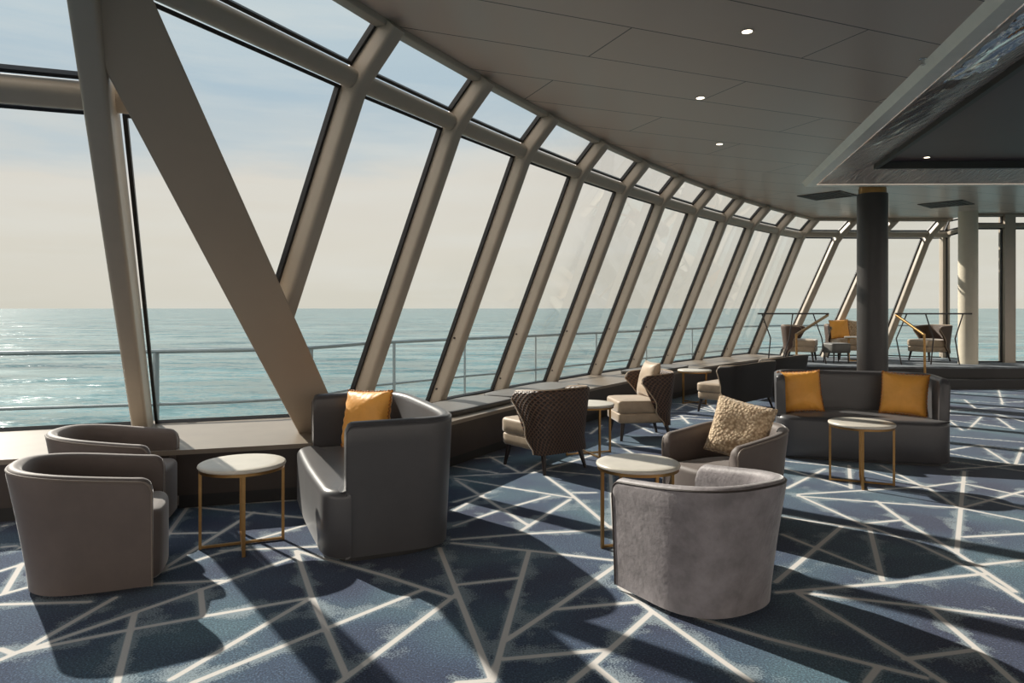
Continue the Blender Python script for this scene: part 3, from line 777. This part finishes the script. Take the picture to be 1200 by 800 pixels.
def tub_chair(name, label, loc, rz, vel, pip, group=None):
    o = thing(name, label, 'armchair', loc, rz, group or 'velvet tub armchairs')
    cache = {}
    def plan(u, z):
        key = round(z, 3)
        if key not in cache:
            t = min(max((z - .02) / .66, 0), 1); t = t ** 1.2
            cache[key] = uplan(.325 + .03 * t, -.30, -.02, .32 + .11 * t, 2.5)
        return cache[key](u)
    H = lambda u: .60 + .075 * math.sin(PI * u) ** 1.3
    s, rings, nz = shell('tub_shell', plan, H, .075, .025, .3, vel, o, 64, 8, .055)
    rim_tube(rings, nz + 1, .0055, pip, o)
    out = [(-.245, -.28), (-.245, -.31), (-.2, -.335), (-.1, -.345), (0, -.35), (.1, -.345), (.2, -.335), (.245, -.31), (.245, -.28), (.245, .0), (.22, .14), (.15, .235), (0, .27), (-.15, .235), (-.22, .14), (-.245, 0)]
    block('seat', [uresample for uresample in dens(out, 64)], .03, .405, .045, vel, o, .02)
    G().prism([(x * .88, y * .88) for x, y in dens([(-.3, -.3), (.3, -.3), (.3, .1), (.15, .3), (-.15, .3), (-.3, .1)], 24)], 0, .026).out('plinth', M['kick'], o)
    return o
def dens(pts, n):
    """closed smooth-ish resample"""
    p = np.array(pts + [pts[0]], float); s = np.concatenate([[0], np.cumsum(np.hypot(*np.diff(p, axis=0).T))])
    u = np.linspace(0, s[-1], n, endpoint=False); x = np.interp(u, s, p[:, 0]); y = np.interp(u, s, p[:, 1])
    for _ in range(2):
        x = (np.roll(x, 1) + 2 * x + np.roll(x, -1)) / 4; y = (np.roll(y, 1) + 2 * y + np.roll(y, -1)) / 4
    return list(zip(x.tolist(), y.tolist()))

def sofa(name, label, loc, rz, group=None):
    o = thing(name, label, 'sofa', loc, rz, group or 'grey leather loveseats')
    W = .775
    cache = {}
    def plan(u, z):
        key = round(z, 3)
        if key not in cache:
            t = min(max(z / .8, 0), 1); cache[key] = uplan(W - .02 + .02 * t, -.33, .02, .37 + .04 * t, 4.2)
        return cache[key](u)
    s, rings, nz = shell('sofa_shell', plan, lambda u: .83, .085, .03, .3, M['leather'], o, 96, 8, .045)
    rim_tube(rings, nz + 1, .004, M['leather'], o)
    c = .16; fr = []
    for k in range(9):
        a = PI + PI / 2 * k / 8; fr.append((-W + c + c * math.cos(a), -.46 + c + c * math.sin(a)))
    fr = fr + [(-.3, -.468), (0, -.472), (.3, -.468)] + [(-x, y) for x, y in reversed(fr)]
    iw = W - .095
    outline = fr + [(W - .006, -.325), (iw, -.315), (iw, .1), (iw - .08, .24), (iw - .2, .29), (0, .3), (-iw + .2, .29), (-iw + .08, .24), (-iw, .1), (-iw, -.315), (-W + .006, -.325)]
    p = np.array(outline + [outline[0]]); s_ = np.concatenate([[0], np.cumsum(np.hypot(*np.diff(p, axis=0).T))]); uu = np.linspace(0, s_[-1], 140, endpoint=False)
    outline = list(zip(np.interp(uu, s_, p[:, 0]).tolist(), np.interp(uu, s_, p[:, 1]).tolist()))
    block('seat', outline, .03, .43, .05, M['leather'], o, .012)
    G().prism([(x * .95, y * .95) for x, y in dens([(-W, -.4), (W, -.4), (W, .2), (.6, .35), (-.6, .35), (-W, .2)], 40)], 0, .031).out('plinth', M['kick'], o)
    return o

def side_table(label, loc, rz):
    o = thing('side_table', label, 'table', loc, rz, 'round side tables with brass frames')
    g = G(); g.lathe([(.20, .500), (.255, .500), (.262, .504), (.265, .512), (.262, .521), (.255, .525), (.2, .5255)], 64); g.out('tabletop', M['marble'], o, True, 60)
    g = G(); g.lathe([(.245, .482), (.256, .482), (.256, .4998), (.245, .4998), (.245, .482)], 48); g.out('apron', M['brass'], o, True, 30)
    for k in range(4):
        a = k * PI / 2; c, s = math.cos(a), math.sin(a); g = G()
        g.beam((c * .246, s * .246, 0), (c * .246, s * .246, .482), .02, .018, (-s, c, 0)); g.out('leg', M['brass'], o)
    G().beam((-.24, 0, .012), (.24, 0, .012), .02, .014, (0, 1, 0)).out('crossbar', M['brass'], o)
    G().beam((0, -.24, .012), (0, .24, .012), .02, .0142, (1, 0, 0)).out('crossbar', M['brass'], o)
    return o

def wing_chair(name, label, cat, loc, rz, w=.34, back=None, seatm=None, group=None, flare=.17):
    """quilted shell back with forward-flaring wings, loose block seat on four splayed tapered legs"""
    o = thing(name, label, cat, loc, rz, group or ('wing-backed chairs' if cat == 'armchair' else 'wing-backed settees')); back = back or M['quilt']; seatm = seatm or M['beige']
    cache = {}
    def plan(u, z):
        key = round(z, 3)
        if key not in cache:
            t = min(max((z - .2) / .56, 0), 1)
            s = t * t * (3 - 2 * t)
            yf = .06 + .02 * t if t < .4 else .068 - flare * min((t - .4) / .4, 1) ** 1.2
            if t < .2: yf = .067 + (.2 - t) * .5
            cache[key] = uplan(w - .035 + .05 * t, yf, max(.08, yf + .02), .28 + .07 * t, 3.0 if w < .5 else 6.0)
        return cache[key](u)
    H = lambda u: .765 - .04 * (abs(2 * u - 1) ** 3)
    s, rings, nz = shell('back_shell', plan, H, .05, .175, .24, back, o, 56, 12, .05, True)
    rim_tube(rings, nz + 3, .008, seatm, o)
    sw = w - .06
    out = dens([(-sw, -.36), (sw, -.36), (sw, .2), (sw - .06, .26), (-sw + .06, .26), (-sw, .2)], 64)
    block('seat_cushion', out, .315, .455, .035, seatm, o, .02)
    block('seat_base', [(x * .98, y * .98) for x, y in out], .2, .312, .02, seatm, o, 0)
    for x in (-1, 1):
        for y in (-1, 1):
            px, py = x * (sw - .06), -.29 if y < 0 else .2
            G().tube([(px + x * .035, py + y * (.03 if y < 0 else .06), 0), (px, py, .215)], [.015, .026], 10).out('leg', M['leg'], o, True)
    return o

def pillow(name, label, w, h, t, mat, loc, eul, group=None, ruffle=None, seed=1):
    n = 26; g = G(); rn = random.Random(seed); ph = [rn.uniform(0, 6) for _ in range(6)]
    top, bot = [], []
    def pt(i, j, sgn):
        u = -1 + 2 * i / n; v = -1 + 2 * j / n
        # corners pulled out, sides drawn in
        x = u * (1 - .07 * (1 - u * u) * 0 - .06 * (1 - v * v) * abs(u) ** 2 * 0 - .055 * (1 - abs(v) ** 2)); y = v * (1 - .055 * (1 - abs(u) ** 2))
        z = t / 2 * ((1 - u ** 4) * (1 - v ** 4)) ** .55
        z *= 1 + .07 * math.sin(3 * u + ph[0] + 2 * v) + .05 * math.sin(5 * v + ph[1] - 3 * u)
        e = max(abs(u), abs(v))
        z += (.012 if ruffle else .004) * math.sin((math.atan2(v, u)) * 22 + ph[2]) * e ** 6 * (1 - e ** 12)
        return (x * w / 2, y * h / 2, sgn * z)
    V = {}; vs = []
    for sgn in (1, -1):
        for i in range(n + 1):
            for j in range(n + 1):
                edge = i in (0, n) or j in (0, n)
                if sgn == -1 and edge: V[(sgn, i, j)] = V[(1, i, j)]; continue
                V[(sgn, i, j)] = len(vs); vs.append(pt(i, j, sgn))
    fs = []
    for i in range(n):
        for j in range(n):
            a = [V[(1, i, j)], V[(1, i + 1, j)], V[(1, i + 1, j + 1)], V[(1, i, j + 1)]]; fs.append(tuple(a))
            b = [V[(-1, i, j)], V[(-1, i, j + 1)], V[(-1, i + 1, j + 1)], V[(-1, i + 1, j)]]
            fs.append(tuple(b))
    o = thing(name, label, 'cushion', loc, 0, group); o.rotation_euler = eul
    make('cover', vs, fs, mat, o, True, None, 80)
    # seam around the edge
    ring = [(i, 0) for i in range(n)] + [(n, j) for j in range(n)] + [(i, n) for i in range(n, 0, -1)] + [(0, j) for j in range(n, 0, -1)]
    pts = [Vector(vs[V[(1, *q)]]) for q in ring]
    if ruffle:
        sub = []
        for k in range(len(pts)):
            for m_ in range(3): sub.append(pts[k].lerp(pts[(k + 1) % len(pts)], m_ / 3))
        sub = [p + Vector((0, 0, .006 * math.sin(k * 1.25))) + p.normalized() * (.003 * math.sin(k * .9)) for k, p in enumerate(sub)] ; pts = sub
    pts = pts + [pts[0]]
    G().tube(pts, .006 if ruffle else .003, 6).out('seam_edge', ruffle or mat, o, True)
    return o

def face(dx, dy): return math.atan2(dx, -dy)   # rotation that turns local -Y to (dx, dy)

# ------------------------------------------------------------------ furniture placed
tub_chair('tub_armchair', 'dark brown-grey velvet tub armchair at the left edge, nearest of the left pair', (-2.31, 3.96, 0), face(.93, .36), M['velvet'], M['piping'], None)
tub_chair('tub_armchair', 'brown-grey velvet tub armchair by the left ledge, behind the nearest left chair', (-2.74, 4.93, 0), face(.985, .17), M['velvet'], M['piping'], None)
tub_chair('tub_armchair', 'pale grey velvet tub armchair seen from behind in the front centre', (.985, 3.70, 0), face(-.52, .85), M['velvet_pale'], M['piping_dark'], None)
tub_chair('tub_armchair', 'grey velvet tub armchair holding the nubby beige cushion', (1.53, 5.02, 0), face(-.85, -.53), M['velvet'], M['piping'], None)

sofa('loveseat', 'grey leather curved loveseat with one gold cushion beside the window ledge', (-.965, 4.98, 0), math.radians(-67))
sofa('loveseat', 'grey leather curved loveseat with two gold cushions in front of the dark column', (3.52, 7.27, 0), math.radians(-17.7))

side_table('round pale-topped side table between the left armchairs and the near loveseat', (-1.713, 4.50, 0), math.radians(22.5))
side_table('round pale-topped side table in front of the two-cushion sofa', (3.0, 6.08, 0), math.radians(-24))
side_table('round pale-topped side table between the two middle tub armchairs', (.80, 4.50, 0), math.radians(17))
side_table('small round side table between the two quilted wing chairs', (.79, 7.3, 0), math.radians(20))
side_table('small round side table by the ledge beside the dark-backed settee', (2.9, 11.25, 0), math.radians(30))

wing_chair('wing_chair', 'quilted brown wing chair with beige seat turned to the windows, back to us', 'armchair', (.33, 6.72, 0), face(-.62, .78))
wing_chair('wing_chair', 'quilted brown wing chair facing left with a beige cushion on it', 'armchair', (1.52, 8.28, 0), face(-.99, -.12))
wing_chair('wing_settee', 'dark-backed two-seat settee facing the windows, nearer of the two', 'sofa', (3.35, 10.5, 0), face(-.72, .69), .68, M['black'], M['beige'], flare=.05).scale = (1, 1, .93)
wing_chair('wing_settee', 'dark-backed two-seat settee facing the windows, farther one near the platform', 'sofa', (4.42, 11.9, 0), face(-.72, .69), .68, M['black'], M['beige'], flare=.05).scale = (1, 1, .93)
wing_chair('wing_chair', 'brown wing chair on the platform left of the dark column', 'armchair', (6.15, 15.2, PZ), face(.8, -.45))
wing_chair('wing_chair', 'brown wing chair on the platform right of the dark column', 'armchair', (8.95, 15.15, PZ), face(-.95, -.3))
wing_chair('wing_settee', 'small settee on the platform partly behind the dark column', 'sofa', (7.55, 15.75, PZ), face(0, -1), .5)
t = side_table('round side table on the platform in front of the small settee', (7.3, 14.95, PZ), .3)
o = thing('footstool', 'low grey footstool on the platform beside the left wing chair', 'stool', (6.75, 14.75, PZ), .2)
block('seat', dens([(-.22, -.2), (.22, -.2), (.22, .2), (-.22, .2)], 40), .2, .4, .03, M['pad'], o, .01)
for x in (-.16, .16):
    for y in (-.15, .15): G().tube([(x * 1.1, y * 1.1, 0), (x, y, .22)], [.01, .018], 8).out('leg', M['leg'], o, True)

# cushions: local z is the cushion's thickness
def stand(loc, rz, lean, roll=0):
    """upright cushion: face towards local -Y direction rz, leaning back"""
    m = Matrix.Rotation(rz, 4, 'Z') @ Matrix.Rotation(PI / 2 - lean, 4, 'X') @ Matrix.Rotation(roll, 4, 'Z')
    return m.to_euler()
pg = 'gold cushions on the grey loveseats'
pillow('throw_cushion', 'gold satin ruffled cushion on the near loveseat', .46, .44, .16, M['gold'], (-1.10, 5.36, .66), stand(0, math.radians(-34), .22, .06), pg, M['ruffle'], 2)
pillow('throw_cushion', 'gold satin cushion at the left end of the far sofa', .42, .42, .15, M['gold'], (2.99, 7.34, .64), stand(0, math.radians(-8), .22, .06), pg, M['ruffle'], 3)
pillow('throw_cushion', 'gold satin cushion at the right end of the far sofa', .42, .42, .15, M['gold'], (3.93, 7.10, .64), stand(0, math.radians(-32), .2, -.05), pg, M['ruffle'], 4)
pillow('throw_cushion', 'nubby beige cushion leaning in the middle tub armchair', .44, .42, .15, M['nubby'], (1.64, 5.10, .625), stand(0, math.radians(-38), .28, -.18), None, None, 5)
pillow('throw_cushion', 'beige velvet cushion on the far quilted wing chair', .42, .42, .14, M['beige'], (1.60, 8.30, .67), stand(0, math.radians(-78), .25, 0), None, None, 6)
pillow('throw_cushion', 'gold cushion on the small platform settee', .42, .42, .14, M['gold'], (7.25, 15.68, PZ + .66), stand(0, 0, .2, .05), None, M['ruffle'], 7)
pillow('throw_cushion', 'beige cushion beside the gold one on the platform settee', .4, .4, .13, M['nubby'], (7.62, 15.74, PZ + .655), stand(0, .15, .2, -.1), None, None, 8)

# ------------------------------------------------------------------ platform railings
def guard(name, label, x0, x1, y, hx0, hx1, hy, knees):
    o = thing(name, label, 'railing', ((x0 + x1) / 2, y, PZ), 0, 'railings at the platform stairs'); ox = (x0 + x1) / 2
    zt = 1.39 - PZ
    G().beam((x0 - ox, 0, zt), (x1 - ox, 0, zt), .045, .03, (0, 1, 0), .008).out('top_rail', M['leg'], o, True)
    for a, b, c in knees:
        G().tube([(a - ox, 0, zt - .01), (b - ox, 0, .52), (c - ox, 0, 0)], .013, 8).out('baluster', M['leg'], o, True)
    # sloping handrail down to the lower floor
    G().beam((hx0 - ox, 0, zt - .03), (hx1 - ox, hy - y, 1.0 - PZ), .045, .045, (1, 0, 0), .01).out('handrail', M['brass'], o, True)
    G().beam((hx1 - ox, hy - y, 1.02 - PZ), (hx1 - ox + .02, hy - y, -PZ), .035, .035, (1, 0, 0), .008).out('handrail_post', M['brass'], o, True)
    return o
Yr = 14.3
X = lambda px: (px - 600) / F * Yr
guard('stair_railing', 'dark and brass railing on the platform left of the dark column', X(888), X(971), Yr, X(970), (933 - 600) / F * 13.3, 13.3,
      [(X(893), X(903), X(900)), (X(929), X(925), X(915)), (X(953), X(963), X(968))])
guard('stair_railing', 'dark and brass railing on the platform right of the dark column', X(1043), X(1131), Yr - .2, X(1044), (1083 - 600) / F * 13.3, 13.3,
      [(X(1056), X(1044), X(1050)), (X(1078), X(1087), X(1084)), (X(1121), X(1112), X(1117))])
